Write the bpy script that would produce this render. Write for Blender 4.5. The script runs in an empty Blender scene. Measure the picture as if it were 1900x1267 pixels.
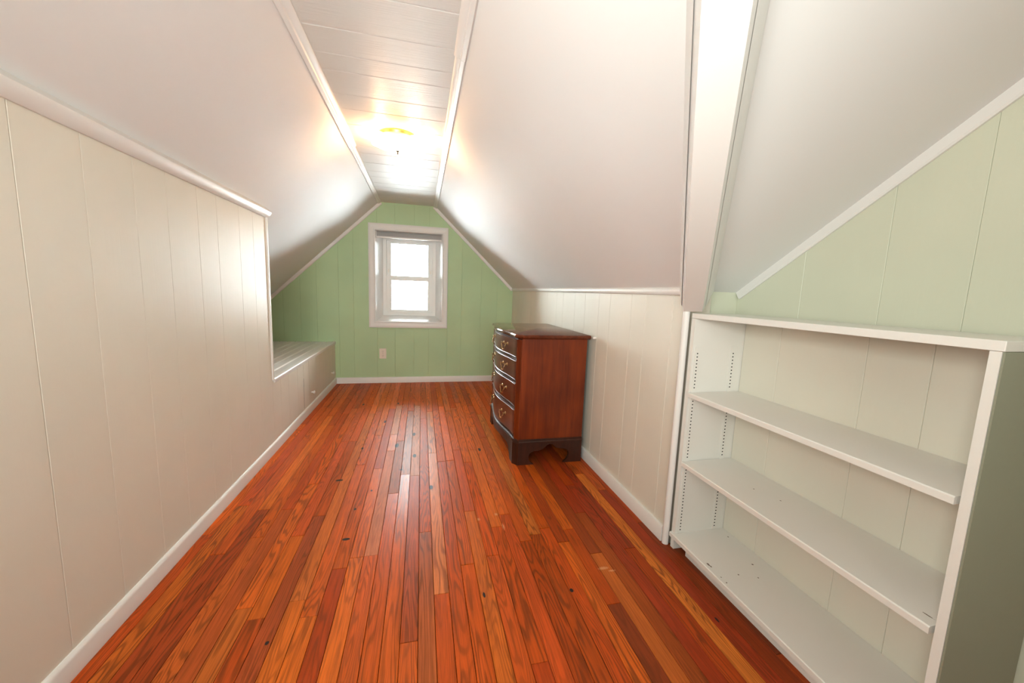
import bpy, bmesh, math, random
from mathutils import Vector, Matrix
random.seed(7)
scn = bpy.context.scene
C = scn.collection

# ---------------------------------------------------------------- camera
cam_d = bpy.data.cameras.new('camera'); cam = bpy.data.objects.new('camera', cam_d); C.objects.link(cam)
R = ((0.9731080, -0.2274494, 0.0364358), (0.0061883, -0.1323059, -0.9911896), (0.2302662, 0.9647600, -0.1273404))
rt, dn, fw = (Vector(r) for r in R)
m = Matrix.Identity(4)
for i in range(3):
    m[i][0] = rt[i]; m[i][1] = -dn[i]; m[i][2] = -fw[i]
m.translation = Vector((0, 0, 1.15))
cam.matrix_world = m
cam_d.sensor_width = 36; cam_d.lens = 13.4931; cam_d.clip_start = 0.02
scn.camera = cam
scn.view_settings.view_transform = 'Standard'; scn.view_settings.look = 'None'
scn.view_settings.gamma = 1; scn.view_settings.use_curve_mapping = False
scn.view_settings.exposure = -0.02

# ---------------------------------------------------------------- light
w = bpy.data.worlds.new('sky'); scn.world = w; w.use_nodes = True
bg = w.node_tree.nodes['Background']; bg.inputs[0].default_value = (0.86, 0.97, 0.98, 1); bg.inputs[1].default_value = 50.0

def area(name, loc, target, size, power, col=(1, 1, 1), sy=None):
    l = bpy.data.lights.new(name, 'AREA'); l.energy = power; l.size = size; l.color = col
    if sy: l.shape = 'RECTANGLE'; l.size_y = sy
    o = bpy.data.objects.new(name, l); C.objects.link(o); o.location = loc
    o.rotation_euler = (Vector(target) - Vector(loc)).to_track_quat('-Z', 'Y').to_euler()
    return o
# the photographer's flash: bounced off the slope above and off the wall at the left; plus an added, unseen fill behind the camera for the far wall
fl = area('bounce_light', (-0.22, 0.02, 1.40), (0.36, 1.10, 2.00), 0.18, 3.6, (0.95, 1.0, 0.98)); fl.data.spread = math.radians(120)
f2 = area('flash_fill', (-0.62, -0.25, 1.38), (1.1, 1.5, 0.85), 0.45, 21, (0.96, 1.0, 0.91))
f3 = area('rear_fill', (-0.1, -1.15, 1.40), (0.0, 4.8, 1.1), 1.0, 12, (0.95, 1.0, 0.94), 0.9); f3.data.spread = math.radians(75)

# ---------------------------------------------------------------- helpers
def lin(c):
    return tuple(((v / 255) / 12.92 if v / 255 <= 0.04045 else ((v / 255 + 0.055) / 1.055) ** 2.4) for v in c)

class NT:
    def __init__(s, name):
        s.m = bpy.data.materials.new(name); s.m.use_nodes = True; s.t = s.m.node_tree; s.n = s.t.nodes
        s.b = s.n['Principled BSDF']
    def add(s, typ, **k):
        n = s.n.new(typ)
        for a, v in k.items(): setattr(n, a, v)
        return n
    def put(s, sock, v):
        if isinstance(v, bpy.types.NodeSocket): s.t.links.new(v, sock)
        else: sock.default_value = v
    def math(s, op, a, b=0.0, c=None, clamp=False):
        n = s.add('ShaderNodeMath', operation=op, use_clamp=clamp)
        s.put(n.inputs[0], a); s.put(n.inputs[1], b)
        if c is not None: s.put(n.inputs[2], c)
        return n.outputs[0]
    def noise(s, vec, scale, detail=3, rough=0.5, w=None):
        n = s.add('ShaderNodeTexNoise', noise_dimensions='4D' if w is not None else '3D')
        s.put(n.inputs['Vector'], vec); n.inputs['Scale'].default_value = scale
        n.inputs['Detail'].default_value = detail; n.inputs['Roughness'].default_value = rough
        if w is not None: s.put(n.inputs['W'], w)
        return n.outputs['Fac']
    def mapping(s, vec, scale=(1, 1, 1), loc=(0, 0, 0)):
        n = s.add('ShaderNodeMapping'); s.put(n.inputs['Vector'], vec)
        n.inputs['Scale'].default_value = scale; s.put(n.inputs['Location'], loc)
        return n.outputs[0]
    def pos(s): return s.add('ShaderNodeNewGeometry').outputs['Position']
    def obj(s): return s.add('ShaderNodeTexCoord').outputs['Object']
    def ramp(s, f, stops):
        n = s.add('ShaderNodeValToRGB'); s.put(n.inputs[0], f); e = n.color_ramp.elements
        while len(e) < len(stops): e.new(0.5)
        for i, (p, c) in enumerate(stops):
            e[i].position = p; e[i].color = (c, c, c, 1) if isinstance(c, (int, float)) else tuple(c) + (1,)
        return n.outputs[0]
    def mix(s, f, a, b, mode='MIX'):
        n = s.add('ShaderNodeMix', data_type='RGBA', blend_type=mode)
        s.put(n.inputs[0], f)
        for i, v in ((6, a), (7, b)):
            s.put(n.inputs[i], tuple(v) + (1,) if isinstance(v, tuple) and len(v) == 3 else v)
        return n.outputs[2]
    def bump(s, h, strength, dist=0.002):
        n = s.add('ShaderNodeBump'); n.inputs['Strength'].default_value = strength; n.inputs['Distance'].default_value = dist
        s.put(n.inputs['Height'], h); s.put(s.b.inputs['Normal'], n.outputs[0])

def paint(name, col, rough=0.45, wobble=0.04, bump=0.15, scale=(60, 60, 60), stretch=None, spec=0.5):
    t = NT(name); p = t.pos()
    big = t.noise(p, 1.6, 3)
    c = lin(col) if max(col) > 1.5 else col
    dark = tuple(v * (1 - wobble * 2) for v in c); lite = tuple(min(1, v * (1 + wobble)) for v in c)
    t.put(t.b.inputs['Base Color'], t.mix(t.ramp(big, [(0.3, 0.0), (0.7, 1.0)]), dark, lite))
    t.b.inputs['Roughness'].default_value = rough
    t.b.inputs['Specular IOR Level'].default_value = spec
    v = t.mapping(p, stretch) if stretch else p
    t.bump(t.noise(v, 1.0 if stretch else scale[0], 4, 0.6), bump)
    return t.m

M_slope = paint('slope_paint', (0.82, 0.81, 0.80), 0.62, 0.01, 0.02, (9,) * 3, spec=0.16)
M_ceil = paint('ceiling_board_paint', (0.76, 0.74, 0.71), 0.45, 0.02, 0.8, stretch=(7, 130, 30), spec=0.2)
M_cream = paint('cream_board_paint', (0.755, 0.72, 0.625), 0.45, 0.03, 0.22, stretch=(90, 90, 4), spec=0.22)
M_white = paint('white_trim_paint', (0.82, 0.80, 0.775), 0.38, 0.015, 0.08, spec=0.3)
M_green = paint('green_board_paint', (0.48, 0.645, 0.385), 0.45, 0.04, 0.22, stretch=(90, 90, 4), spec=0.25)
M_pale = paint('pale_green_board_paint', (0.66, 0.675, 0.54), 0.42, 0.03, 0.22, stretch=(90, 90, 4))
M_alcove_side = M_pale
M_shelf = paint('shelf_paint', (0.81, 0.79, 0.745), 0.33, 0.02, 0.10)
M_side_shaded = paint('bookcase_side_shaded', (0.30, 0.31, 0.23), 0.45, 0.03, 0.12)  # grey green, darkened to carry the shade on the bookcase's outer side
M_dark = paint('dark_gap', (0.012, 0.010, 0.008), 0.9, 0, 0)
M_blind = paint('blind_fabric', (0.36, 0.36, 0.36), 0.7, 0.02, 0.1)
M_vinyl = paint('window_vinyl', (0.78, 0.77, 0.74), 0.35, 0.01, 0.02)
M_plate = paint('outlet_plastic', (0.80, 0.72, 0.62), 0.35, 0.0, 0.0)
M_back = paint('landing_wall_paint', (0.70, 0.64, 0.54), 0.5, 0.02, 0.1)

def shelf_worn():
    t = NT('worn_shelf_paint'); p = t.pos()
    sep = t.add('ShaderNodeSeparateXYZ'); t.put(sep.inputs[0], p)
    wob = t.math('MULTIPLY', t.math('SUBTRACT', t.noise(p, 300, 2), 0.5), 1.6); chip = None
    for x, y, z, rx, ry in ((1.148, 1.211, 0.076, 0.004, 0.010), (1.150, 1.198, 0.076, 0.003, 0.005), (1.146, 1.139, 0.076, 0.002, 0.003), (1.145, 1.110, 0.076, 0.003, 0.003),
                            (1.226, 1.138, 0.076, 0.003, 0.003), (1.332, 1.177, 0.076, 0.004, 0.004), (1.291, 1.109, 0.076, 0.003, 0.003), (1.373, 1.352, 0.076, 0.003, 0.004),
                            (1.262, 1.150, 0.426, 0.003, 0.003), (1.290, 1.060, 0.426, 0.003, 0.003), (1.174, 0.568, 0.426, 0.002, 0.012)):
        d = wob
        for o_, c_, r_ in ((0, x, rx), (1, y, ry), (2, z, 0.02)):
            d = t.math('ADD', d, t.math('POWER', t.math('ABSOLUTE', t.math('DIVIDE', t.math('SUBTRACT', sep.outputs[o_], c_), r_)), 2.0))
        k = t.math('DIVIDE', t.math('SUBTRACT', 1.0, d), 0.3, clamp=True)
        chip = k if chip is None else t.math('MAXIMUM', chip, k)
    base = t.mix(t.ramp(t.noise(p, 2.5, 3), [(0.3, 0.0), (0.7, 1.0)]), (0.79, 0.77, 0.725), (0.83, 0.81, 0.765))
    t.put(t.b.inputs['Base Color'], t.mix(chip, base, (0.12, 0.07, 0.04)))
    t.b.inputs['Roughness'].default_value = 0.30
    t.bump(t.noise(p, 60, 3), 0.08)
    return t.m
M_worn = shelf_worn()

def metal(name, col, rough):
    t = NT(name); t.b.inputs['Metallic'].default_value = 1
    p = t.obj(); f = t.noise(p, 40, 3)
    t.put(t.b.inputs['Base Color'], t.mix(f, tuple(v * 0.65 for v in col), col))
    t.b.inputs['Roughness'].default_value = rough
    return t.m
M_brass = metal('aged_brass', (0.62, 0.44, 0.22), 0.32)
M_lampbrass = metal('lamp_brass', (0.80, 0.50, 0.16), 0.35)
M_nickel = metal('dark_nickel', (0.30, 0.28, 0.25), 0.35)

def oak():
    t = NT('stained_oak'); p = t.pos()
    oi = t.add('ShaderNodeObjectInfo'); rnd = oi.outputs['Random']; tint = oi.outputs['Color']
    w = t.math('MULTIPLY', rnd, 97.0)
    v = t.mapping(p, (13, 1.15, 1))
    fld = t.math('ADD', t.noise(v, 1.0, 2, 0.45, w), t.math('MULTIPLY', t.noise(t.mapping(p, (60, 14, 1)), 1.0, 2, 0.5, w), 0.018))
    cont = t.math('SINE', t.math('MULTIPLY', fld, t.math('ADD', t.math('MULTIPLY', rnd, 90.0), 85.0)))
    cath = t.ramp(t.math('ADD', t.math('MULTIPLY', cont, 0.5), 0.5), [(0.0, 0.0), (0.55, 0.15), (0.95, 1.0)])
    patch = t.ramp(t.noise(t.mapping(p, (7, 0.8, 1)), 1.0, 2, 0.5, w), [(0.42, 0.0), (0.60, 1.0)])
    cath = t.math('MULTIPLY', cath, t.math('ADD', t.math('MULTIPLY', patch, 0.75), 0.25))
    pores = t.math('MULTIPLY', t.math('ADD', t.ramp(t.noise(t.mapping(p, (420, 9, 1)), 1.0, 3, 0.6, w), [(0.46, 0.0), (0.66, 1.0)]), t.ramp(t.noise(t.mapping(p, (120, 2.2, 1)), 1.0, 2, 0.6, w), [(0.45, 0.0), (0.72, 1.0)])), 0.6)
    mott = t.noise(t.mapping(p, (14, 3.0, 1)), 1.0, 4, 0.6, w)
    hsv = t.add('ShaderNodeHueSaturation'); t.put(hsv.inputs['Color'], tint)
    t.put(hsv.inputs['Value'], t.math('ADD', t.math('MULTIPLY', mott, 0.7), 0.64))
    col = t.mix(t.math('MULTIPLY', pores, 0.58), hsv.outputs[0], (0.10, 0.025, 0.008))
    col = t.mix(t.math('MULTIPLY', cath, 0.66), col, (0.115, 0.028, 0.007))
    # knots, mastic patches and scuffs (wear with a place of its own)
    sep = t.add('ShaderNodeSeparateXYZ'); t.put(sep.inputs[0], p)
    px, py = sep.outputs[0], sep.outputs[1]
    wob = t.math('MULTIPLY', t.math('SUBTRACT', t.noise(p, 60, 2), 0.5), 0.9)
    def spot(x, y, rx, ry, soft=0.25):
        a = t.math('POWER', t.math('ABSOLUTE', t.math('DIVIDE', t.math('SUBTRACT', px, x), rx)), 2.0)
        b = t.math('POWER', t.math('ABSOLUTE', t.math('DIVIDE', t.math('SUBTRACT', py, y), ry)), 2.0)
        d = t.math('ADD', t.math('ADD', a, b), wob)
        return t.math('DIVIDE', t.math('SUBTRACT', 1.0, d), soft, clamp=True)
    dark = None
    for s_ in ((-0.478, 1.245, 0.006, 0.008), (-0.051, 3.03, 0.013, 0.035), (0.062, 2.165, 0.012, 0.024), (-0.300, 3.36, 0.008, 0.035),
               (-0.405, 2.80, 0.008, 0.02), (-0.47, 2.335, 0.022, 0.012), (-0.27, 2.18, 0.006, 0.010), (-0.17, 2.82, 0.014, 0.04), (-0.33, 2.0, 0.006, 0.012),
               (-0.33, 1.75, 0.018, 0.010), (0.24, 1.31, 0.005, 0.014), (1.05, 1.04, 0.004, 0.012), (0.58, 1.27, 0.008, 0.01),
               (-0.22, 3.9, 0.01, 0.03), (-0.55, 3.9, 0.01, 0.03), (0.42, 2.66, 0.01, 0.03), (-0.12, 2.42, 0.01, 0.01), (-0.04, 2.62, 0.012, 0.03)):
        k = spot(*s_)
        dark = k if dark is None else t.math('MAXIMUM', dark, k)
    col = t.mix(dark, col, (0.018, 0.014, 0.014))
    scuff = None
    for s_ in ((0.385, 1.83, 0.010, 0.014), (0.40, 1.72, 0.008, 0.03), (0.29, 1.80, 0.010, 0.014), (0.76, 1.36, 0.028, 0.010), (0.79, 1.34, 0.02, 0.006)):
        k = spot(*s_, 0.9)
        scuff = k if scuff is None else t.math('MAXIMUM', scuff, k)
    col = t.mix(t.math('MULTIPLY', scuff, 0.55), col, (0.70, 0.36, 0.18))
    t.put(t.b.inputs['Base Color'], col)
    rr = t.math('ADD', t.math('ADD', t.math('MULTIPLY', t.noise(p, 7, 3), 0.10), 0.25), t.math('MULTIPLY', rnd, 0.20))
    t.put(t.b.inputs['Roughness'], rr)
    t.b.inputs['Specular IOR Level'].default_value = 0.115
    h = t.math('ADD', t.math('MULTIPLY', pores, -0.4), t.noise(t.mapping(p, (20, 3, 1)), 1.0, 2))
    t.bump(h, 0.10)
    return t.m
M_oak = oak()

def mahogany(name, base, dark, axis=2, rough=0.22):
    t = NT(name); p = t.obj()
    sc = [26, 26, 26]; sc[axis] = 2.2
    g = t.noise(t.mapping(p, tuple(sc)), 1.0, 4, 0.62)
    fine = t.noise(t.mapping(p, tuple(150 if i != axis else 5 for i in range(3))), 1.0, 3)
    mott = t.noise(p, 3.2, 2)
    f = t.math('ADD', t.math('MULTIPLY', g, 0.55), t.math('MULTIPLY', mott, 0.45))
    c = t.mix(t.ramp(f, [(0.36, 0.0), (0.62, 1.0)]), dark, base)
    c = t.mix(t.math('MULTIPLY', t.ramp(fine, [(0.5, 0.0), (0.7, 1.0)]), 0.25), c, tuple(v * 0.5 for v in dark))
    t.put(t.b.inputs['Base Color'], c); t.b.inputs['Roughness'].default_value = rough
    t.b.inputs['Coat Weight'].default_value = 0.12; t.b.inputs['Specular IOR Level'].default_value = 0.32; t.b.inputs['Coat Roughness'].default_value = 0.12
    t.bump(fine, 0.04)
    return t.m
M_mah = mahogany('mahogany', (0.205, 0.032, 0.004), (0.090, 0.013, 0.003), rough=0.40)
M_mah_top = mahogany('mahogany_top', (0.15, 0.035, 0.013), (0.085, 0.018, 0.007), 1, 0.07)
M_mah_dark = mahogany('mahogany_dark', (0.055, 0.013, 0.005), (0.025, 0.007, 0.003), rough=0.5)
M_mah_front = mahogany('mahogany_drawer', (0.135, 0.030, 0.012), (0.075, 0.017, 0.008), 1, 0.30)

def glass():
    t = NT('window_glass'); t.n.remove(t.b)
    out = t.n['Material Output']
    tr = t.add('ShaderNodeBsdfTransparent'); gl = t.add('ShaderNodeBsdfGlossy'); gl.inputs['Roughness'].default_value = 0.02
    fr = t.add('ShaderNodeFresnel'); mx = t.add('ShaderNodeMixShader')
    t.put(mx.inputs[0], fr.outputs[0]); t.put(mx.inputs[1], tr.outputs[0]); t.put(mx.inputs[2], gl.outputs[0])
    t.put(out.inputs[0], mx.outputs[0])
    return t.m
M_glass = glass()

def lampglass():
    t = NT('lit_frosted_glass')
    t.b.inputs['Base Color'].default_value = (0.9, 0.85, 0.75, 1); t.b.inputs['Roughness'].default_value = 0.4
    t.b.inputs['Emission Color'].default_value = (1.0, 0.80, 0.50, 1); t.b.inputs['Emission Strength'].default_value = 5.0
    return t.m
M_lampglass = lampglass()
def bulbmat():
    t = NT('lit_bulb')
    t.b.inputs['Emission Color'].default_value = (1.0, 0.72, 0.38, 1); t.b.inputs['Emission Strength'].default_value = 60.0
    return t.m
M_bulb = bulbmat()

# ---- mesh builders
def mesh_obj(name, verts, faces, mat, parent=None, smooth=False, bevel=0.0, seg=2):
    me = bpy.data.meshes.new(name); me.from_pydata([tuple(v) for v in verts], [], faces)
    bm = bmesh.new(); bm.from_mesh(me)
    bmesh.ops.remove_doubles(bm, verts=bm.verts, dist=1e-6)
    bmesh.ops.recalc_face_normals(bm, faces=bm.faces)
    if bevel: bmesh.ops.bevel(bm, geom=list(bm.edges), offset=bevel, segments=seg, affect='EDGES', profile=0.5)
    bm.to_mesh(me); bm.free()
    if smooth:
        for p in me.polygons: p.use_smooth = True
    if mat: me.materials.append(mat)
    o = bpy.data.objects.new(name, me); C.objects.link(o)
    if parent: o.parent = parent
    return o

class MB:
    def __init__(s): s.v = []; s.f = []
    def raw(s, vs, fs):
        b = len(s.v); s.v += [tuple(v) for v in vs]; s.f += [tuple(b + i for i in f) for f in fs]; return s
    def box(s, a, b):
        (x0, y0, z0), (x1, y1, z1) = a, b
        return s.raw([(x0, y0, z0), (x1, y0, z0), (x1, y1, z0), (x0, y1, z0), (x0, y0, z1), (x1, y0, z1), (x1, y1, z1), (x0, y1, z1)],
                     [(0, 3, 2, 1), (4, 5, 6, 7), (0, 1, 5, 4), (1, 2, 6, 5), (2, 3, 7, 6), (3, 0, 4, 7)])
    def sweep(s, secs, closed=False):
        """list of equal rings -> tube with caps"""
        n = len(secs[0]); vs = [p for r in secs for p in r]; fs = []
        for i in range(len(secs) - 1 + (1 if closed else 0)):
            a = i * n; b = ((i + 1) % len(secs)) * n
            for j in range(n): fs.append((a + j, a + (j + 1) % n, b + (j + 1) % n, b + j))
        if not closed:
            fs.append(tuple(range(n))[::-1]); fs.append(tuple(range(len(secs) * n - n, len(secs) * n)))
        return s.raw(vs, fs)
    def lathe(s, prof, c=(0, 0, 0), n=32, axis='Z'):
        rings = []
        for r, h in prof:
            ring = []
            for i in range(n):
                a = 2 * math.pi * i / n; x, y = r * math.cos(a), r * math.sin(a)
                ring.append({'Z': (c[0] + x, c[1] + y, c[2] + h), 'X': (c[0] + h, c[1] + x, c[2] + y), 'Y': (c[0] + x, c[1] + h, c[2] + y)}[axis])
            rings.append(ring)
        return s.sweep(rings)
    def build(s, name, mat, parent=None, smooth=False, bevel=0.0, seg=2):
        return mesh_obj(name, s.v, s.f, mat, parent, smooth, bevel, seg)

def auto_smooth(o, ang=35):
    me = o.data
    for p in me.polygons: p.use_smooth = True
    me.set_sharp_from_angle(angle=math.radians(ang)) if hasattr(me, 'set_sharp_from_angle') else None
    return o

def tag(o, label=None, cat=None, group=None, kind=None):
    if label: o['label'] = label
    if cat: o['category'] = cat
    if group: o['group'] = group
    if kind: o['kind'] = kind
    return o
def struct(o, label=None): return tag(o, label, None, None, 'structure')
def empty(name, loc=(0, 0, 0)):
    o = bpy.data.objects.new(name, None); C.objects.link(o); o.location = loc; o.empty_display_size = 0.1; return o
def put_at(o, loc):
    """move a mesh object's origin to loc without moving its shape"""
    loc = Vector(loc); o.data.transform(Matrix.Translation(-loc)); o.location = loc; return o
def under(o, p):
    o.parent = p; o.matrix_parent_inverse = Matrix.Identity(4); o.location = Vector(o.location) - Vector(p.location); return o

def board(parent, fr, u0, u1, region, brk, mat, t=0.010, b=0.0015, gap=0.0003, name='panel'):
    """one panelling board with V-grooved long edges in frame fr=(O,U,V,N); region(u) -> [(lo,hi),...]"""
    O, U, V, N = (Vector(a) for a in fr)
    u0 += gap; u1 -= gap
    us = sorted({u0, u0 + b, u1 - b, u1} | {x for x in brk if u0 + b < x < u1 - b})
    dep = lambda u: t - (0.8 * b if (u <= u0 + 1e-6 or u >= u1 - 1e-6) else 0)
    mb = MB(); e = 1e-5
    for a, c in zip(us[:-1], us[1:]):
        ra, rc = region(a + e), region(c - e)
        for (l0, h0), (l1, h1) in zip(ra, rc):
            if h0 - l0 < 1e-3 and h1 - l1 < 1e-3: continue
            P = lambda u, v, d: O + U * u + V * v + N * d
            mb.raw([P(a, l0, 0), P(c, l1, 0), P(c, h1, 0), P(a, h0, 0), P(a, l0, dep(a)), P(c, l1, dep(c)), P(c, h1, dep(c)), P(a, h0, dep(a))],
                   [(0, 3, 2, 1), (4, 5, 6, 7), (0, 1, 5, 4), (1, 2, 6, 5), (2, 3, 7, 6), (3, 0, 4, 7)])
    if not mb.v: return None
    return mb.build(name, mat, parent)

def boards(parent, fr, seams, region, mat, brk=(), **k):
    return [board(parent, fr, a, c, region, brk, mat, **k) for a, c in zip(seams[:-1], seams[1:])]

def rail(name, p0, p1, prof, mat, side, up, parent=None, smooth=False):
    """straight moulding: profile points (a along side, b along up) swept from p0 to p1"""
    p0, p1, side, up = Vector(p0), Vector(p1), Vector(side).normalized(), Vector(up).normalized()
    mb = MB(); mb.sweep([[p + side * a + up * b for a, b in prof] for p in (p0, p1)])
    o = mb.build(name, mat, parent)
    if smooth: auto_smooth(o)
    return o

# ================================================================ geometry constants
YF, XL, XR, ZC = 4.80, -0.981, 1.13, 2.12
YB = -1.30
CL, CR = -0.475, 0.155          # edges of the flat ceiling
KL, KR = 0.955, 0.955           # roof slopes
XG = 1.42                        # alcove wall
zl = lambda x: ZC - KL * (CL - x)
zr = lambda x: ZC - KR * (x - CR)
zb = lambda y: 1.185 + 0.65 * (1.5 - y)

# ================================================================ floor
floor = struct(MB().box((-1.02, YB - 0.05, -0.12), (1.50, 4.84, -0.019)).build('floor', M_dark))
strip = 0.05745
joints = {10: [1.33], 18: [1.347, 2.649], 16: [1.162], 6: [1.41, 2.31], 7: [1.353, 1.815], 29: [1.178, 1.643], 23: [1.01, 2.663], 33: [1.458], 37: [0.885],
          12: [1.614], 13: [1.617, 3.045, 2.73], 14: [2.13], 15: [2.35], 21: [1.883], 22: [1.523], 20: [1.487], 25: [1.593], 27: [1.672], 31: [1.768],
          34: [2.186], 11: [3.044], 19: [2.501]}
palette = [(0.66, 0.130, 0.014), (0.58, 0.102, 0.011), (0.70, 0.150, 0.017), (0.48, 0.078, 0.010), (0.62, 0.118, 0.013), (0.72, 0.170, 0.020), (0.54, 0.098, 0.014)]
special = {}   # (strip, y) -> tint
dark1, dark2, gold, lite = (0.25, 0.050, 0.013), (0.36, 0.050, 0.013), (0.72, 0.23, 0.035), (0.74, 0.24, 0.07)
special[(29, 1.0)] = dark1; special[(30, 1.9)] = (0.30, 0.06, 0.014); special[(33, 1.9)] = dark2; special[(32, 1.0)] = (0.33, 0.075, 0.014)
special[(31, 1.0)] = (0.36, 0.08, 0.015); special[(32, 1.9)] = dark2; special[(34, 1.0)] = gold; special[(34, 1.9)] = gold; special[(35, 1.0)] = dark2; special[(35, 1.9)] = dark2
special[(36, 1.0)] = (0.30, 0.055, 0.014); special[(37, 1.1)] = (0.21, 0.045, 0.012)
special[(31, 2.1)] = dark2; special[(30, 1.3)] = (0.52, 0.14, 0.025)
special[(18, 2.2)] = lite; special[(18, 3.2)] = lite; special[(16, 2.6)] = (0.60, 0.24, 0.12); special[(14, 2.3)] = (0.40, 0.11, 0.04); special[(15, 2.8)] = (0.42, 0.12, 0.04)
special[(13, 3.4)] = (0.62, 0.25, 0.12); special[(13, 2.2)] = (0.60, 0.20, 0.08); special[(9, 2.6)] = (0.62, 0.17, 0.03); special[(8, 1.6)] = (0.40, 0.08, 0.018); special[(2, 1.0)] = (0.40, 0.07, 0.014); special[(3, 1.1)] = (0.38, 0.065, 0.013)
special[(4, 1.1)] = (0.56, 0.13, 0.02); special[(5, 1.2)] = (0.46, 0.10, 0.02); special[(6, 1.2)] = (0.55, 0.15, 0.026); special[(26, 2.2)] = (0.56, 0.17, 0.03); special[(17, 1.2)] = (0.46, 0.12, 0.03)
prng = random.Random(21)
nplank = 0
for k in range(0, 43):
    x0 = XL + strip * k; x1 = x0 + strip
    ya, yb = YB, YF
    if x0 > XR - 0.02: ya, yb = YB, 1.46
    cuts = sorted(joints.get(k, []))
    ys = [ya]
    known = [j for j in cuts if ya + 0.2 < j < yb - 0.2]
    # fill in between the joints the photograph shows
    marks = [ya] + known + [yb]; allc = [ya]
    for a, c in zip(marks[:-1], marks[1:]):
        L = c - a; n = max(1, int(round(L / 1.05)))
        if a == ya: n = max(1, int(L / 1.3))
        for i in range(1, n): allc.append(a + L * (i + prng.uniform(-0.25, 0.25)) / n)
        allc.append(c)
    for a, c in zip(allc[:-1], allc[1:]):
        g = 0.0008; bv = 0.0011; y0, y1 = a + g, c - g; xa, xb = x0 + g, x1 - g
        dz = prng.uniform(-0.0004, 0.0003); zt, zm = dz, dz - bv
        v = [(xa, y0, -0.019), (xb, y0, -0.019), (xb, y1, -0.019), (xa, y1, -0.019), (xa, y0, zm), (xb, y0, zm), (xb, y1, zm), (xa, y1, zm),
             (xa + bv, y0 + bv, zt), (xb - bv, y0 + bv, zt), (xb - bv, y1 - bv, zt), (xa + bv, y1 - bv, zt)]
        f = [(0, 3, 2, 1), (0, 1, 5, 4), (1, 2, 6, 5), (2, 3, 7, 6), (3, 0, 4, 7), (4, 5, 9, 8), (5, 6, 10, 9), (6, 7, 11, 10), (7, 4, 8, 11), (8, 9, 10, 11)]
        o = mesh_obj('plank', v, f, M_oak, floor)
        put_at(o, ((xa + xb) / 2, (y0 + y1) / 2, 0))
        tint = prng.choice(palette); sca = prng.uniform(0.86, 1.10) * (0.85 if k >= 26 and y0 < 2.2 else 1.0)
        tint = (tint[0] * sca, tint[1] * sca * prng.uniform(0.88, 1.06), tint[2] * sca)
        for (kk, yy), cc in special.items():
            if kk == k and y0 < yy < y1: tint = cc
        o.color = (tint[0] * 0.97, tint[1] * 0.84, tint[2] * 0.8, 1); nplank += 1

# ================================================================ left knee wall
wl = struct(MB().box((-1.10, YB, -0.12), (XL - 0.010, 2.862, 1.66)).build('wall_left', M_back))
fr = ((XL - 0.010, 0, 0), (0, 1, 0), (0, 0, 1), (1, 0, 0))
sl = [-1.30, -1.10, -0.94, -0.76, -0.54, -0.37, -0.16, 0.05, 0.22, 0.43, 0.62, 0.84, 1.04, 1.25, 1.456, 1.668, 1.845, 2.06, 2.23, 2.468, 2.648, 2.848]
boards(wl, fr, sl, lambda u: [(0.0, 1.63)], M_cream)
# casing strip on the wall end by the nook, and the moulding under the slope
rail('corner_trim', (XL, 2.855, 0.502), (XL, 2.855, 1.625), [(-0.012, -0.012), (0.009, -0.012), (0.009, 0.006), (0.004, 0.009), (-0.012, 0.009)], M_white, (0, 1, 0), (1, 0, 0), wl, True)
q = [(0.0, 0.0)] + [(0.030 * math.cos(a), 0.004 + 0.030 * math.sin(a)) for a in [i * math.pi / 2 / 6 for i in range(7)]] + [(0.0, 0.04)]
crown = [(-0.012, -0.026), (0.006, -0.026), (0.014, -0.020), (0.024, -0.006), (0.030, 0.006), (0.030, 0.014), (0.024, 0.019), (-0.012, 0.050)]
struct(rail('trim_1', (XL, YB, 1.594), (XL, 2.87, 1.594), crown, M_white, (1, 0, 0), (0, 0, 1), None, True), 'painted moulding between left knee wall and slope')
bbp = [(-0.012, 0.0), (0.014, 0.0), (0.014, 0.058), (0.011, 0.066), (0.004, 0.071), (-0.012, 0.071)]
struct(rail('baseboard_left', (XL, YB, 0.001), (XL, YF, 0.001), bbp, M_white, (1, 0, 0), (0, 0, 1), None, True))

# ================================================================ built-in bench in the nook
XN = -2.05
bench = tag(MB().box((XN + 0.003, 2.872, 0.0), (XL - 0.012, 4.785, 0.488)).build('built_in_bench', M_cream),
            'low built-in white bench of boards filling the left nook by the green wall', 'bench')
put_at(bench, (-1.5, 3.8, 0.0))
def bpart(o): return under(o, bench)
fr = ((XL - 0.010, 0, 0), (0, 1, 0), (0, 0, 1), (1, 0, 0))
for o in boards(None, fr, [2.849, 3.0, 3.165, 3.385, 3.545, 3.708, 3.947, 4.09, 4.27, 4.446, 4.62, 4.80], lambda u: [(0.071, 0.486)], M_cream, name='front_board'):
    bpart(o)
fr = ((0, 0, 0.490), (1, 0, 0), (0, 1, 0), (0, 0, 1))
sx = [XN + i * 0.0815 for i in range(13)] + [XL - 0.012]
for o in boards(None, fr, sx, lambda u: [(2.872, 4.798)], M_white, t=0.012, b=0.009, name='top_slat'): bpart(o)
o = rail('edge_trim', (XL - 0.010, 2.87, 0.494), (XL - 0.010, YF, 0.494), [(-0.008, -0.018), (0.017, -0.018), (0.019, -0.006), (0.019, 0.006), (0.014, 0.012), (-0.008, 0.014)], M_white, (1, 0, 0), (0, 0, 1), None, True)
bpart(o)
for y, z in ((3.772, 0.17), (4.585, 0.175)):
    k_ = MB().lathe([(0.002, 0), (0.010, 0.001), (0.006, 0.006), (0.006, 0.014), (0.013, 0.020), (0.015, 0.026), (0.011, 0.031), (0.002, 0.033)], (XL, y, z), 16, 'X').build('knob', M_vinyl)
    auto_smooth(k_); tag(k_, 'small white round knob'); bpart(k_)
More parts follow.
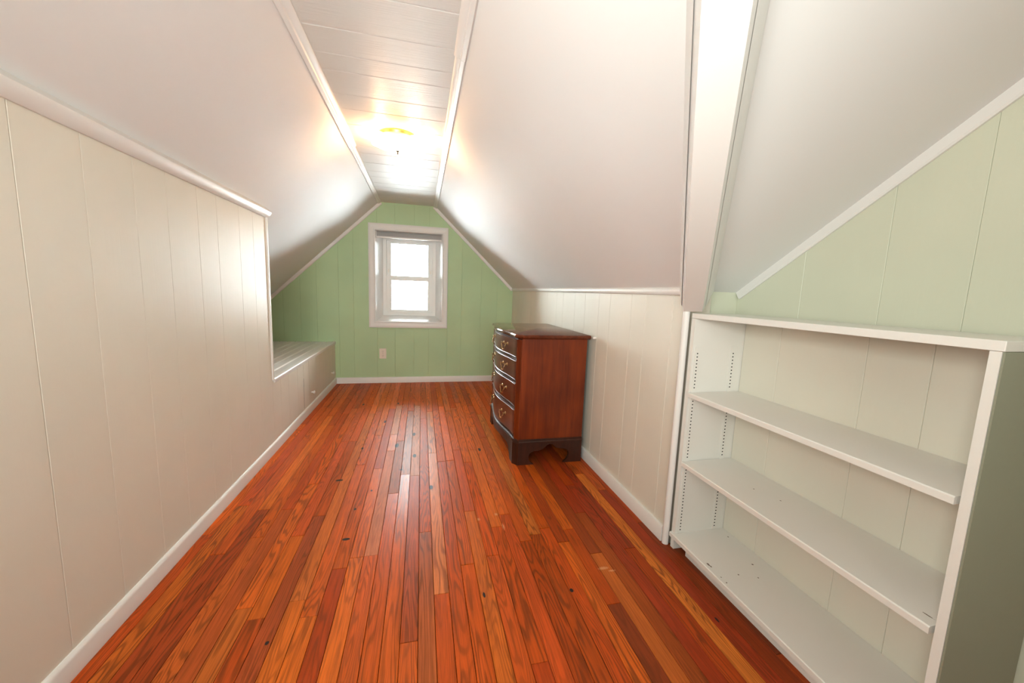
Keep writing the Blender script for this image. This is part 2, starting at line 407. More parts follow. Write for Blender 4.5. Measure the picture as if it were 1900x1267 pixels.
# dark edge of the access hatch in the front
h = MB().box((XL - 0.003, 3.5425, 0.085), (XL + 0.0006, 3.5455, 0.35)).build('hatch_gap', M_dark); bpart(h)

# nook shell: its end wall (behind the left wall) and low back wall
struct(MB().box((XN - 0.1, 2.80, 0.0), (XL - 0.13, 2.868, 1.62)).build('wall_nook', M_cream))
struct(MB().box((XN - 0.08, 2.86, 0.0), (XN, 4.85, 0.66)).build('wall_nook_back', M_cream))

# ================================================================ far green wall with the window opening
HX0, HX1, HZ0, HZ1 = -0.525, 0.245, 0.752, 1.805
wf = MB()
wf.box((-2.2, YF + 0.010, -0.1), (HX0, 5.10, 2.3)).box((HX1, YF + 0.010, -0.1), (1.6, 5.10, 2.3))
wf.box((HX0, YF + 0.010, -0.1), (HX1, 5.10, HZ0)).box((HX0, YF + 0.010, HZ1), (HX1, 5.10, 2.3))
wf = struct(wf.build('wall_far', M_green))
def far_region(u):
    hi = min(ZC + 0.01, zl(u) + 0.01, zr(u) + 0.01)
    if HX0 < u < HX1: return [(0.0, HZ0), (HZ1, hi)]
    return [(0.0, hi)]
fr = ((0, YF + 0.010, 0), (1, 0, 0), (0, 0, 1), (0, -1, 0))
sf = [-2.05, -1.88, -1.69, -1.51, -1.332, -1.163, -0.93, -0.769, -0.507, -0.306, -0.085, 0.09, 0.311, 0.483, 0.724, 0.93, XR + 0.03]
boards(wf, fr, sf, far_region, M_green, brk=(HX0, HX1, CL, CR))
struct(rail('baseboard_far', (XL, YF, 0.001), (XR, YF, 0.001), [(a, b) for a, b in bbp], M_white, (0, -1, 0), (0, 0, 1), None, True))
# sloping casings where the green wall meets the roof slopes
def slope_trim(name, xa, xb, f, w=0.034, d=0.016):
    za, zb_ = f(xa), f(xb)
    dirv = Vector((xb - xa, 0, zb_ - za)).normalized(); dn_ = Vector((dirv.z, 0, -dirv.x)); 
    if dn_.z > 0: dn_ = -dn_
    pa, pb = Vector((xa, YF, za)), Vector((xb, YF, zb_))
    mb = MB(); prof = [(0, -0.01), (0, d), (w * 0.8, d), (w, d * 0.6), (w, -0.01)]
    mb.sweep([[p + dn_ * a + Vector((0, -b, 0)) for a, b in prof] for p in (pa, pb)])
    o = mb.build(name, M_white); auto_smooth(o, 25); return struct(o)
slope_trim('trim_2', CL + 0.005, -1.99, zl)
slope_trim('trim_3', CR - 0.005, XR, zr)

# ================================================================ window
win = struct(empty('window_1', (-0.14, YF, 1.28)))
def wpart(o): return under(o, win)
OX0, OX1, OZ0, OZ1 = -0.600, 0.309, 0.677, 1.881
# casing: four mitred moulded lengths
def casing_piece(p):
    (x0, z0), (x1, z1), (ix0, iz0), (ix1, iz1) = p
    mb = MB(); ring0, ring1 = [], []
    for f_, d in ((0, -0.005), (0, 0.020), (0.16, 0.024), (0.45, 0.020), (0.78, 0.015), (0.86, 0.020), (1.0, 0.018), (1.0, -0.005)):
        ring0.append((x0 + (ix0 - x0) * f_, YF - d, z0 + (iz0 - z0) * f_)); ring1.append((x1 + (ix1 - x1) * f_, YF - d, z1 + (iz1 - z1) * f_))
    mb.sweep([ring0, ring1]); o = mb.build('casing', M_white); auto_smooth(o, 30); return wpart(o)
IN = (HX0 + 0.0, HX1 - 0.0, HZ0 + 0.0, HZ1 - 0.0)
casing_piece(((OX0, OZ0), (OX0, OZ1), (IN[0], IN[2]), (IN[0], IN[3])))
casing_piece(((OX1, OZ0), (OX1, OZ1), (IN[1], IN[2]), (IN[1], IN[3])))
casing_piece(((OX0, OZ1), (OX1, OZ1), (IN[0], IN[3]), (IN[1], IN[3])))
casing_piece(((OX0, OZ0), (OX1, OZ0), (IN[0], IN[2]), (IN[1], IN[2])))
# splayed reveal boards narrowing to the sash frame
FY = 4.985
FX0, FX1, FZ0, FZ1 = -0.458, 0.172, 0.812, 1.760
def reveal(a0, a1, b0, b1):
    # a: front edge ends, b: rear edge ends (x, z)
    c = Vector(((IN[0] + IN[1]) / 2, 0, (IN[2] + IN[3]) / 2)); vs = []
    for (x, z), y in ((a0, YF - 0.012), (a1, YF - 0.012), (b1, FY), (b0, FY)): vs.append(Vector((x, y, z)))
    out = []
    for v in vs:
        d = Vector((v.x - c.x, 0, v.z - c.z)); d = d / max(abs(d.x) / 0.4, abs(d.z) / 0.5); out.append(v + Vector((d.x, 0, d.z)) * 0.025)
    o = MB().raw(vs + out, [(0, 1, 2, 3), (7, 6, 5, 4), (0, 4, 5, 1), (1, 5, 6, 2), (2, 6, 7, 3), (3, 7, 4, 0)]).build('reveal_board', M_white)
    return wpart(o)
reveal((IN[0], IN[2]), (IN[0], IN[3]), (FX0, FZ0), (FX0, FZ1))
reveal((IN[1], IN[2]), (IN[1], IN[3]), (FX1, FZ0), (FX1, FZ1))
reveal((IN[0], IN[3]), (IN[1], IN[3]), (FX0, FZ1), (FX1, FZ1))
reveal((IN[0], IN[2]), (IN[1], IN[2]), (FX0, FZ0), (FX1, FZ0))
def frame4(name, x0, x1, z0, z1, w, y0, y1, mat, wb=None, wt=None, bev=0.003):
    wb = wb or w; wt = wt or w
    mb = MB().box((x0, y0, z0), (x0 + w, y1, z1)).box((x1 - w, y0, z0), (x1, y1, z1)).box((x0 + w, y0, z0), (x1 - w, y1, z0 + wb)).box((x0 + w, y0, z1 - wt), (x1 - w, y1, z1))
    return wpart(mb.build(name, mat))
frame4('outer_frame', FX0 - 0.05, FX1 + 0.05, FZ0 - 0.05, FZ1 + 0.05, 0.089, FY, 5.10, M_vinyl)
SX0, SX1 = FX0 + 0.037, FX1 - 0.037
lo = frame4('lower_sash', SX0, SX1, FZ0 + 0.035, 1.300, 0.060, 5.000, 5.030, M_vinyl, 0.036, 0.058)
up = frame4('upper_sash', SX0, SX1, 1.245, FZ1 - 0.037, 0.057, 5.034, 5.062, M_vinyl, 0.05, 0.034)
for sash, z0, z1, y in ((lo, FZ0 + 0.065, 1.25, 5.015), (up, 1.29, FZ1 - 0.065, 5.048)):
    g = MB().box((SX0 + 0.045, y - 0.002, z0), (SX1 - 0.045, y + 0.002, z1)).build('pane', M_glass); g.parent = sash
# sash locks / side latches
for x in (SX0 + 0.024, SX1 - 0.024):
    l_ = MB().box((x - 0.006, 5.026, 1.335), (x + 0.006, 5.034, 1.375)).build('tilt_latch', M_plate, None, bevel=0.002); wpart(l_)

# rolled-up blind under the head of the opening
bl = tag(empty('roller_blind', (-0.14, 4.86, 1.775)), 'grey roller blind rolled right up at the top of the window', 'blind')
tube = MB().lathe([(0.004, HX0 + 0.012), (0.026, HX0 + 0.012), (0.026, HX1 - 0.012), (0.004, HX1 - 0.012)], (0, 4.838, 1.774), 24, 'X').build('roll', M_blind); auto_smooth(tube); under(tube, bl)
slatb = MB().box((HX0 + 0.012, 4.812, 1.722), (HX1 - 0.012, 4.824, 1.742)).build('bottom_rail', M_vinyl, None, bevel=0.003); under(slatb, bl)
fab = MB().box((HX0 + 0.014, 4.812, 1.740), (HX1 - 0.014, 4.8135, 1.776)).build('cloth', M_blind); under(fab, bl)
for x in (HX0 + 0.0065, HX1 - 0.0065):
    b_ = MB().box((x - 0.006, 4.812, 1.745), (x + 0.006, 4.865, 1.803)).build('bracket', M_vinyl); under(b_, bl)

# ================================================================ outlet
ox, oz = -0.4485, 0.361
out = tag(empty('wall_outlet', (ox, YF, oz)), 'beige duplex outlet plate low on the green wall under the window', 'outlet')
pl = MB().box((ox - 0.040, YF - 0.006, oz - 0.062), (ox + 0.040, YF + 0.002, oz + 0.062)).build('cover_plate', M_plate, None, bevel=0.0025); under(pl, out)
for dz in (0.026, -0.026):
    ring = [(ox + 0.016 * math.cos(a) * 1.05, oz + dz + 0.0155 * max(-0.82, min(0.82, math.sin(a)))) for a in [i * math.pi / 12 for i in range(24)]]
    r_ = MB().sweep([[(x, YF - 0.005, z) for x, z in ring], [(x, YF - 0.0085, z) for x, z in ring]]).build('receptacle', M_plate); under(r_, out)
    s_ = MB().box((ox - 0.0075, YF - 0.0088, oz + dz - 0.003), (ox - 0.0055, YF - 0.0083, oz + dz + 0.006)).box((ox + 0.0055, YF - 0.0088, oz + dz - 0.003), (ox + 0.0075, YF - 0.0083, oz + dz + 0.005)).box((ox - 0.002, YF - 0.0088, oz + dz - 0.011), (ox + 0.002, YF - 0.0083, oz + dz - 0.007)).build('slots', M_dark)
    s_.parent = r_
sc_ = MB().lathe([(0.0005, 0.0), (0.003, 0.0), (0.003, -0.0015), (0.0005, -0.002)], (ox, YF - 0.006, oz), 10, 'Y').build('screw', M_nickel); under(sc_, out)

# ================================================================ right knee wall
wr = struct(MB().box((XR + 0.010, 1.478, -0.12), (1.26, 4.85, 1.20)).build('wall_right', M_back))
fr = ((XR + 0.010, 0, 0), (0, 1, 0), (0, 0, 1), (-1, 0, 0))
srr = [1.478, 1.70, 1.781, 1.923, 2.17, 2.326, 2.544, 2.732, 2.984, 3.138, 3.385, 3.558, 3.78, 3.96, 4.244, 4.42, 4.62, YF]
srr = [1.478, 1.56, 1.781, 1.923, 2.17, 2.326, 2.544, 2.732, 2.984, 3.138, 3.385, 3.558, 3.78, 3.96, 4.244, 4.42, 4.62, YF]
boards(wr, fr, srr, lambda u: [(0.0, 1.19)], M_cream)
struct(rail('baseboard_right', (XR, 1.478, 0.001), (XR, YF, 0.001), [(-0.012, 0.0), (0.016, 0.0), (0.016, 0.066), (0.012, 0.073), (-0.012, 0.073)], M_white, (-1, 0, 0), (0, 0, 1), None, True))
crown_r = [(-0.012, -0.020), (0.004, -0.020), (0.012, -0.014), (0.018, 0.0), (0.024, 0.008), (0.036, 0.016), (0.040, 0.024), (0.034, 0.030), (-0.02, 0.060)]
struct(rail('trim_4', (XR, 1.463, 1.181), (XR, YF, 1.181), [(-0.012, -0.016), (0.010, -0.016), (0.015, -0.011), (0.018, -0.002), (0.017, 0.008), (-0.012, 0.036)], M_white, (-1, 0, 0), (0, 0, 1), None, True))
# half-round corner post at the end of the knee wall
hp = [(0.015 * math.cos(a), 0.015 * math.sin(a)) for a in [math.pi * 2 * i / 20 for i in range(20)]]
struct(rail('trim_5', (1.128, 1.4615, 0.002), (1.128, 1.4615, 1.10), hp, M_white, (1, 0, 0), (0, 1, 0), None, True))

# ================================================================ roof slopes, flat ceiling
def slab_poly(name, pts, nrm, mat, th=0.06):
    n = Vector(nrm).normalized() * th; k = len(pts)
    vs = [Vector(p) for p in pts] + [Vector(p) + n for p in pts]
    fs = [tuple(range(k)), tuple(range(2 * k - 1, k - 1, -1))] + [(i, (i + 1) % k, k + (i + 1) % k, k + i) for i in range(k)]
    return struct(MB().raw(vs, fs).build(name, mat))
slab_poly('ceiling_slope', [(CL, YB, ZC), (CL, 4.85, ZC), (-2.2, 4.85, zl(-2.2)), (-2.2, YB, zl(-2.2))], (-KL, 0, 1), M_slope)
slab_poly('ceiling_slope', [(CR, 4.85, ZC), (CR, 0.06, ZC), (1.14, 1.50, zr(1.14)), (1.22, 1.50, zr(1.22)), (1.22, 4.85, zr(1.22))], (KR, 0, 1), M_slope)
slab_poly('ceiling_slope', [(0.155, 0.0615, ZC), (1.50, 0.0615, ZC), (1.50, 1.54, zb(1.54)), (1.163, 1.54, zb(1.54))], (0, 0.65, 1), M_slope)
ceil = struct(MB().box((-0.62, YB, ZC + 0.010), (0.30, 4.85, ZC + 0.10)).box((0.30, YB, ZC + 0.010), (1.55, 0.30, ZC + 0.10)).build('ceiling', M_back))
fr = ((0, 0, ZC + 0.010), (0, 1, 0), (1, 0, 0), (0, 0, -1))
sc = [YB, -1.1, -0.95, -0.73, -0.52, -0.34, -0.20, 0.01, 0.24, 0.42, 0.63, 0.84, 1.02, 1.16, 1.30, 1.51, 1.72, 1.895, 2.03, 2.25, 2.42, 2.63, 2.83, 3.0, 3.14, 3.36, 3.58, 3.75, 3.95, 4.10, 4.25, 4.47, 4.66, YF + 0.01]
boards(ceil, fr, sc, lambda u: [(CL - 0.02, CR + 0.02 if u > 0.24 else 1.5)], M_ceil, b=0.0035)
# battens over the two joints between slopes and flat ceiling
def batten(name, xa, ya, yb, sgn, w1=0.026, w2=0.030):
    k = KL
    d = Vector((sgn, 0, -k)).normalized()      # down the slope
    prof = []
    c = Vector((xa, 0, ZC))
    P = [c + Vector((-sgn * w1, 0, 0.004)), c + Vector((-sgn * w1, 0, -0.006)), c + Vector((-sgn * (w1 - 0.006), 0, -0.012)),
         c + Vector((-sgn * 0.004, 0, -0.016)), c + d * (w2 * 0.5) + Vector((-sgn * 0.011, 0, -0.012)), c + d * w2 + Vector((-sgn * 0.006, 0, -0.006)), c + d * (w2 + 0.004) + Vector((sgn * 0.004, 0, 0.006)), c + Vector((0, 0, 0.01))]
    o = MB().sweep([[p + Vector((0, y, 0)) for p in P] for y in (ya, yb)]).build(name, M_white); auto_smooth(o, 40)
    return struct(o)
batten('trim_6', CL, YB, 2.985, -1, 0.030, 0.030)
batten('trim_7', CL, 2.988, YF, -1, 0.020, 0.026)
batten('trim_8', CR, 0.10, 1.745, 1, 0.030, 0.030)
batten('trim_9', CR, 1.748, YF, 1, 0.024, 0.028)

# boxed valley board where the main slope meets the alcove slope
def ext(a, b, t): a, b = Vector(a), Vector(b); return a + (b - a) * t
TT = 1.63
L0 = ((1.1491, 1.5445, 1.1707), (0.531, 0.7751, 1.7609))
L1 = ((1.1118, 1.4618, 1.0934), (0.4688, 0.6443, 1.6631))
R1 = ((1.1529, 1.3961, 1.0981), (0.5362, 0.6019, 1.648))
R0 = ((1.2763, 1.4846, 1.195), (0.641, 0.6789, 1.7187))
def section(t):
    l0, l1, r1, r0 = ext(*L0, t), ext(*L1, t), ext(*R1, t), ext(*R0, t)
    nm = Vector((-0.385, -0.304, -0.871))
    l01 = l0.lerp(l1, 0.55) + nm * 0.004
    r01 = r0.lerp(r1, 0.70) + nm * 0.002
    return [l0 - nm * 0.01, l0 + nm * 0.012, l01 + nm * 0.010, l01, l1, r1, r01, r01 + nm * 0.006, r0 + nm * 0.010, r0 - nm * 0.01, ((l0 + r0) / 2) - nm * 0.06]
secs = [section(0.0), section(TT)]
vb = MB().sweep(secs).build('valley_trim', M_white); auto_smooth(vb, 20); struct(vb, 'boxed painted board running up the roof valley')

# ================================================================ alcove (pale green) walls
wa = struct(MB().box((XG + 0.010, YB, -0.12), (1.56, 1.60, 2.20)).build('wall_alcove', M_pale))
fr = ((XG + 0.010, 0, 0), (0, 1, 0), (0, 0, 1), (-1, 0, 0))
sa = [YB, -1.1, -0.88, -0.67, -0.47, -0.28, -0.12, 0.09, 0.30, 0.49, 0.73, 0.93, 1.195, 1.50]
boards(wa, fr, sa, lambda u: [(0.0, min(ZC, zb(u)) + 0.01)], M_pale, brk=(0.0615,))
ws = struct(MB().box((XR + 0.12, 1.50, 0.0), (XG + 0.012, 1.60, 1.205)).box((1.16, 1.50, 0.0), (1.26, 1.56, 1.18)).build('wall_alcove_end', M_pale))
pa = Vector((XG, 1.50, zb(1.50))); pb = Vector((XG, 0.05, zb(0.05)))
dirv = (pb - pa).normalized(); dnv = Vector((0, -dirv.z, dirv.y)); dnv = dnv if dnv.z < 0 else -dnv
o = MB().sweep([[p + dnv * a + Vector((-b, 0, 0)) for a, b in ((-0.004, -0.005), (-0.004, 0.012), (0.028, 0.012), (0.034, 0.008), (0.034, -0.005))] for p in (pa, pb)]).build('trim_10', M_white)
struct(o)
# landing end behind the camera
wb_ = struct(MB().box((-1.15, YB - 0.12, -0.12), (1.60, YB, 2.25)).build('wall_back', M_back))

# ================================================================ ceiling light
lx, ly = -0.155, 2.72
lamp = tag(empty('ceiling_light', (lx, ly, ZC)), 'lit flush ceiling light with shallow glass shade on the white plank ceiling', 'ceiling light')
o = MB().lathe([(0.002, 0.0), (0.118, 0.0), (0.122, -0.008), (0.118, -0.022), (0.108, -0.026), (0.102, -0.020), (0.002, -0.018)], (lx, ly, ZC), 48).build('pan', M_lampbrass); auto_smooth(o, 40); under(o, lamp)
# bent square glass: low in the middle, corners rising, open at the edges' middles
n = 20; H = 0.160; vs = []; fs = []
def gz(a, b):
    r2 = (a * a + b * b) / 2.0
    return -0.094 + 0.050 * (r2 ** 0.8) + 0.020 * (abs(a * b) ** 1.3)
for lay in (0, 1):
    for i in range(n + 1):
        for j in range(n + 1):
            a = -1 + 2 * i / n; b = -1 + 2 * j / n
            rr = 1.0 - 0.06 * (abs(a * b) ** 3)
            vs.append((lx + H * a * rr, ly + H * b * rr, ZC + gz(a, b) + lay * 0.004))
N1 = (n + 1) ** 2
for i in range(n):
    for j in range(n):
        q0 = i * (n + 1) + j
        fs.append((q0, q0 + 1, q0 + n + 2, q0 + n + 1)); fs.append((N1 + q0, N1 + q0 + n + 1, N1 + q0 + n + 2, N1 + q0 + 1))
edge = [i for i in range(n)] + [n + i * (n + 1) for i in range(n)] + [n * (n + 1) + n - i for i in range(n)] + [(n - i) * (n + 1) for i in range(n)]
for a, b in zip(edge, edge[1:] + edge[:1]): fs.append((a, b, N1 + b, N1 + a))
o = mesh_obj('glass_shade', vs, fs, M_lampglass, None, True); under(o, lamp)
o = MB().lathe([(0.001, 0.0), (0.010, -0.001), (0.012, -0.004), (0.006, -0.007), (0.004, -0.011), (0.007, -0.015), (0.006, -0.020), (0.001, -0.023)], (lx, ly, ZC - 0.093), 20).build('finial', M_nickel); auto_smooth(o, 50); under(o, lamp)
for sx_ in (-1, 1):
    o = MB().lathe([(0.001, -0.050), (0.012, -0.047), (0.018, -0.036), (0.018, -0.022), (0.011, -0.004), (0.010, 0.02), (0.001, 0.021)], (lx + sx_ * 0.062, ly, ZC - 0.010), 20).build('bulb', M_bulb); auto_smooth(o, 60)
    o.data.transform(Matrix.Translation((0, 0, 0))); under(o, lamp)
    pl_ = bpy.data.lights.new('bulb_light', 'POINT'); pl_.energy = 9.5; pl_.color = (1.0, 0.52, 0.24); pl_.shadow_soft_size = 0.02
    po = bpy.data.objects.new('bulb_light', pl_); C.objects.link(po); po.location = (lx + sx_ * 0.105, ly, ZC - 0.040)

# ================================================================ bookcase
bk = tag(empty('bookcase', (1.28, 0.98, 0.0)), 'tall white painted open bookcase with four open bays standing in the right alcove', 'bookcase')
def kpart(o): return under(o, bk)
BX0, BX1 = 1.14, XG - 0.010; BY0, BY1 = 0.515, 1.440
tp = kpart(MB().box((BX0, BY0, 1.067), (BX1, BY1, 1.089)).build('top_board', M_shelf, None, bevel=0.0015))
sd = kpart(MB().box((BX0 + 0.001, BY1 - 0.022, 0.0), (BX1, BY1 - 0.0005, 1.0665)).build('side_panel', M_shelf))
sd2 = kpart(MB().box((BX0 + 0.001, BY0 + 0.004, 0.0), (BX1, BY0 + 0.022, 1.0665)).build('side_panel', M_shelf))
skin = kpart(MB().box((BX0 + 0.003, BY0, 0.0), (BX1, BY0 + 0.0035, 1.0665)).build('side_skin', M_side_shaded)); skin['label'] = 'grey green outer side with shade in its colour'
fr = ((BX1, 0, 0), (0, 1, 0), (0, 0, 1), (-1, 0, 0))
for o in boards(None, fr, [BY0 + 0.022, 0.765, 0.93, 1.24, BY1 - 0.023], lambda u: [(0.0, 1.066)], M_cream, t=0.008, b=0.0018, name='back_board'): kpart(o)
kpart(MB().box((1.165, BY0 + 0.0225, 0.0), (1.183, BY1 - 0.075, 0.054)).build('kick_board', M_shelf))
# shelf front edges have a small rounded nosing
def shelf(name, y0, y1, z, th, x0, mat):
    prof = [(0.0, -th), (0.0, -0.003), (0.003, 0.0), (BX1 - 0.009 - x0, 0.0), (BX1 - 0.009 - x0, -th)]
    o = MB().sweep([[(x0 + a, y, z + b) for a, b in prof] for y in (y0, y1)]).build(name, mat)
    return kpart(o)
shelf('bottom_shelf', BY0 + 0.0225, BY1 - 0.002, 0.076, 0.020, 1.128, M_worn)
shelf('adjustable_shelf', BY0 + 0.029, BY1 - 0.025, 0.426, 0.019, 1.136, M_worn)
shelf('adjustable_shelf', BY0 + 0.029, BY1 - 0.025, 0.743, 0.019, 1.136, M_shelf)
# slotted shelf standards
def standard(x0, x1, yface, sgn):
    d = 0.003 * sgn
    o = kpart(MB().box((x0, min(yface, yface - d * 1.0), 0.078), (x1, max(yface, yface - d * 1.0), 0.945)).build('shelf_standard', M_shelf))
    mb = MB(); z = 0.095; xm = (x0 + x1) / 2; n_ = 0
    ys = sorted((yface - d * 0.9, yface - d * 1.15))
    while z < 0.93:
        if not any(abs(z - s) < 0.022 for s in (0.417, 0.733)): mb.box((xm - 0.0028, ys[0], z - 0.0024), (xm + 0.0028, ys[1], z + 0.0024))
        z += 0.0152
    s = mb.build('slots', M_dark); s['kind'] = 'stuff'; s.parent = o
for x0, x1 in ((1.153, 1.178), (1.338, 1.361)):
    standard(x0, x1, BY1 - 0.0225, 1)
    standard(x0, x1, BY0 + 0.0225, -1)

# ================================================================ chest of drawers
chest = tag(empty('chest_of_drawers', (0.86, 2.83, 0.0)), 'dark mahogany serpentine chest of four drawers with brass bail pulls against the right wall', 'chest of drawers')
def cpart(o, p=None): return under(o, chest)
CY0, CY1, XW = 2.372, 3.275, 1.086      # near side, far side, back
CX = 0.636                                # where the side panels meet the canted corners
YA, YZ = 2.412, CY1 - 0.040              # drawer span
AMP = 0.043
def xf(y):
    t = min(1, max(0, (y - YA) / (YZ - YA)))
    return 0.588 + AMP * 0.5 * math.cos(2 * math.pi * t) * 1.0 + 0.004
def outline(off, back=0.0, side=None):
    """plan outline of chest, grown outward by off (front/sides)"""
    side = off if side is None else side
    pts = [(XW - back, CY0 - side), (CX + 0.0, CY0 - side), (xf(YA) - off * 0.9, YA - side * 0.55)]
    for i in range(1, 24):
        y = YA + (YZ - YA) * i / 24; pts.append((xf(y) - off, y))
    pts += [(xf(YZ) - off * 0.9, YZ + side * 0.55), (CX, CY1 + side), (XW - back, CY1 + side)]
    return pts
def prism(name, pts, z0, z1, mat): return MB().sweep([[(x, y, z) for x, y in pts] for z in (z0, z1)]).build(name, mat)
# carcass
body = cpart(prism('carcass', outline(-0.004), 0.165, 0.855, M_mah_dark))
for y0, y1 in ((CY0, CY0 + 0.003), (CY1 - 0.003, CY1)):
    o = MB().box((CX, y0 - (0.0 if y0 == CY0 else 0), 0.168), (XW, y1, 0.853)).build('side_panel', M_mah)
    put_at(o, (0.86, y0, 0.0)); cpart(o)
# canted fluted corners
for (xa, ya), (xb, yb) in (((CX, CY0), (xf(YA), YA)), ((CX, CY1), (xf(YZ), YZ))):
    a, b = Vector((xa, ya, 0)), Vector((xb, yb, 0)); d = (b - a); L = d.length; d.normalize()
    nrm = Vector((d.y, -d.x, 0)); 
    if nrm.x > 0: nrm = -nrm
    prof = [(0, -0.006), (0, 0.004)]
    m0, m1 = L * 0.14, L * 0.88; nf = 4; wfl = (m1 - m0) / nf
    for i in range(nf):
        s0 = m0 + i * wfl
        prof += [(s0, 0.004), (s0 + wfl * 0.15, 0.0), (s0 + wfl * 0.4, -0.0035), (s0 + wfl * 0.65, 0.0), (s0 + wfl * 0.8, 0.004)]
    prof += [(L, 0.004), (L, -0.006)]
    o = MB().sweep([[a + d * s + nrm * h + Vector((0, 0, z)) for s, h in prof] for z in (0.170, 0.845)]).build('fluted_corner', M_mah)
    put_at(o, (xa, ya, 0.5)); cpart(o)
# top slab with moulded edge
secs = [[(x, y, z) for x, y in outline(off, -0.018 if off > -1 else 0, side=off * 0.75)] for off, z in ((0.006, 0.853), (0.012, 0.857), (0.020, 0.860), (0.024, 0.866), (0.024, 0.873), (0.019, 0.879), (0.012, 0.881))]
o = MB().sweep(secs).build('top', M_mah_top); auto_smooth(o, 30); put_at(o, (0.86, 2.83, 0.87)); cpart(o)
# base moulding following the serpentine
secs = [[(x, y, z) for x, y in outline(off, 0)] for off, z in ((0.004, 0.150), (0.012, 0.152), (0.012, 0.158), (0.007, 0.166), (0.009, 0.170), (0.002, 0.176))]
o = MB().sweep(secs).build('base_moulding', M_mah_dark); auto_smooth(o, 30); cpart(o)
# side aprons with cut-out bracket feet
def side_base(y, sgn):
    cut = [(0.745, 0.0), (0.728, 0.012), (0.712, 0.030), (0.706, 0.055), (0.716, 0.080), (0.738, 0.092), (0.765, 0.093), (0.788, 0.098), (0.806, 0.104), (0.822, 0.118), (0.838, 0.132), (0.858, 0.138), (0.878, 0.132),
           (0.892, 0.118), (0.906, 0.108), (0.930, 0.103), (0.955, 0.100), (0.978, 0.092), (0.992, 0.075), (0.994, 0.050), (0.986, 0.030), (0.972, 0.014), (0.955, 0.0)]
    x0, x1 = CX - 0.004, XW
    low = [(x0, 0.0)] + cut + [(x1, 0.0)]
    ring = low + [(x1, 0.151), (x0, 0.151)]
    me = MB().sweep([[(x, yy, z) for x, z in ring] for yy in (y, y + sgn * 0.020)]).build('bracket_base', M_mah_dark); put_at(me, (0.86, y, 0.08)); cpart(me)
side_base(CY0 - 0.008, 1); side_base(CY1 + 0.008, -1)
# front apron: follows the serpentine, low at the feet
ys = [YA - 0.004 + (YZ - YA + 0.008) * i / 40 for i in range(41)]
def apz(y):
    e = min(y - YA, YZ - y) + 0.004
    if e < 0.070: return 0.0
    if e < 0.12: return 0.095 * ((e - 0.070) / 0.05) ** 0.5
    return 0.095 + 0.012 * math.sin((e - 0.12) * 9)
mb = MB(); secs = []
for y in ys:
    x = xf(y) - 0.010; z = apz(y); secs.append([(x, y, z), (x + 0.018, y, z), (x + 0.018, y, 0.151), (x, y, 0.151)])
o = mb.sweep(secs).build('front_apron', M_mah_dark); cpart(o)
for (xa, ya), (xb, yb) in (((CX, CY0 - 0.008), (xf(YA) - 0.010, YA - 0.006)), ((CX, CY1 + 0.008), (xf(YZ) - 0.010, YZ + 0.006))):
    s_ = 1 if ya < 3 else -1
    o = MB().sweep([[(xa - 0.004, ya, z), (xb - 0.002, yb, z), (xb + 0.016, yb + s_ * 0.014, z), (xa + 0.006, ya + s_ * 0.022, z)] for z in (0.0, 0.151)]).build('corner_foot', M_mah_dark); cpart(o)
cpart(MB().box((XW - 0.016, CY0 + 0.015, 0.0), (XW, CY1 - 0.015, 0.165)).build('back_light_stop', M_mah_dark))  # board added to keep light out from under the chest
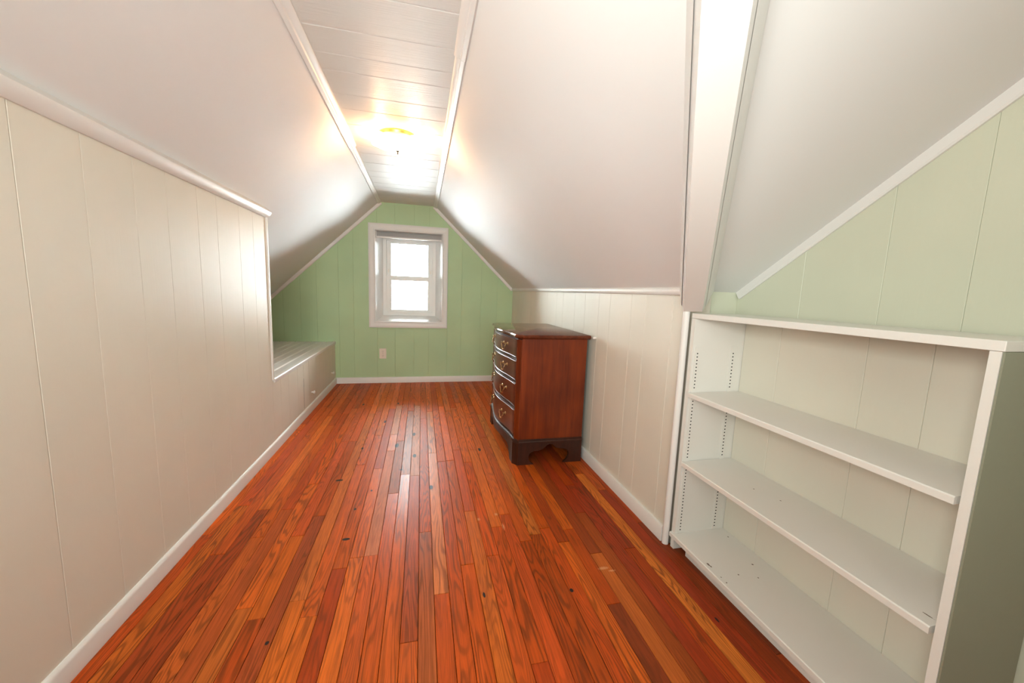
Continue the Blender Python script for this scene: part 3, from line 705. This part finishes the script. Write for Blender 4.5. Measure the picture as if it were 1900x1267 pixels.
# drawers
def drawer(z0, z1):
    y0, y1 = YA + 0.012, YZ - 0.012; N = 36; ysd = [y0 + (y1 - y0) * i / N for i in range(N + 1)]
    secs = []
    h = z1 - z0; b = 0.007
    for i, y in enumerate(ysd):
        x = xf(y); e = 0.004 if i in (0, N) else 0.0
        secs.append([(x + 0.004, y, z0), (x - 0.007 + e, y, z0 + 0.001), (x - 0.009 + e, y, z0 + 0.003), (x - 0.006 + e, y, z0 + b), (x - 0.006 + e, y, z1 - b), (x - 0.009 + e, y, z1 - 0.003), (x - 0.007 + e, y, z1 - 0.001), (x + 0.004, y, z1)])
    d = MB().sweep(secs).build('drawer', M_mah_front); auto_smooth(d, 30); ctr = (xf((y0 + y1) / 2), (y0 + y1) / 2, (z0 + z1) / 2); put_at(d, ctr); cpart(d)
    for yc in (2.628, CY0 + CY1 - 2.628):
        zc = (z0 + z1) / 2 + 0.012; mbp = MB(); half = 0.036
        for s in (-1, 1):
            yy = yc + s * half; x = xf(yy) - 0.006
            mbp.lathe([(0.002, 0.0), (0.011, 0.0), (0.010, -0.003), (0.005, -0.006), (0.0045, -0.016), (0.007, -0.020), (0.002, -0.023)], (x, yy, zc), 12, 'X')
        # swan-neck bail
        pts = []
        for s, dz, dx in ((-1, 0.0, 0.016), (-1.12, -0.008, 0.019), (-1.0, -0.018, 0.020), (-0.72, -0.020, 0.020), (-0.58, -0.030, 0.021), (-0.42, -0.042, 0.022), (0, -0.046, 0.023), (0.42, -0.042, 0.022), (0.58, -0.030, 0.021), (0.72, -0.020, 0.020), (1.0, -0.018, 0.020), (1.12, -0.008, 0.019), (1, 0.0, 0.016)):
            yy = yc + s * half; pts.append(Vector((xf(yc + max(-1, min(1, s)) * half) - 0.006 - dx, yy, zc + dz)))
        rings = []
        for i, p in enumerate(pts):
            t = (pts[min(i + 1, len(pts) - 1)] - pts[max(i - 1, 0)]).normalized(); a = Vector((1, 0, 0)); b_ = t.cross(a).normalized(); r = 0.0030 + (0.0012 if 4 < i < 8 else 0)
            rings.append([p + a * r * math.cos(k * math.pi / 4) + b_ * r * math.sin(k * math.pi / 4) for k in range(8)])
        mbp.sweep(rings)
        o = mbp.build('bail_pull', M_brass); auto_smooth(o, 50); o.parent = d; o.location = -Vector(ctr)
for z0, z1 in ((0.722, 0.842), (0.570, 0.700), (0.392, 0.546), (0.196, 0.366)): drawer(z0, z1)
# the pale little peg on the wall at the chest's back corner
pg = MB().lathe([(0.001, 0.0), (0.007, 0.0), (0.0085, -0.010), (0.0075, -0.020), (0.001, -0.024)], (XR, 2.338, 0.868), 12, 'X').build('wall_peg', M_white)
auto_smooth(pg); tag(pg, 'tiny white peg on the right wall just beside the chest top', 'peg')
print('planks', nplank)
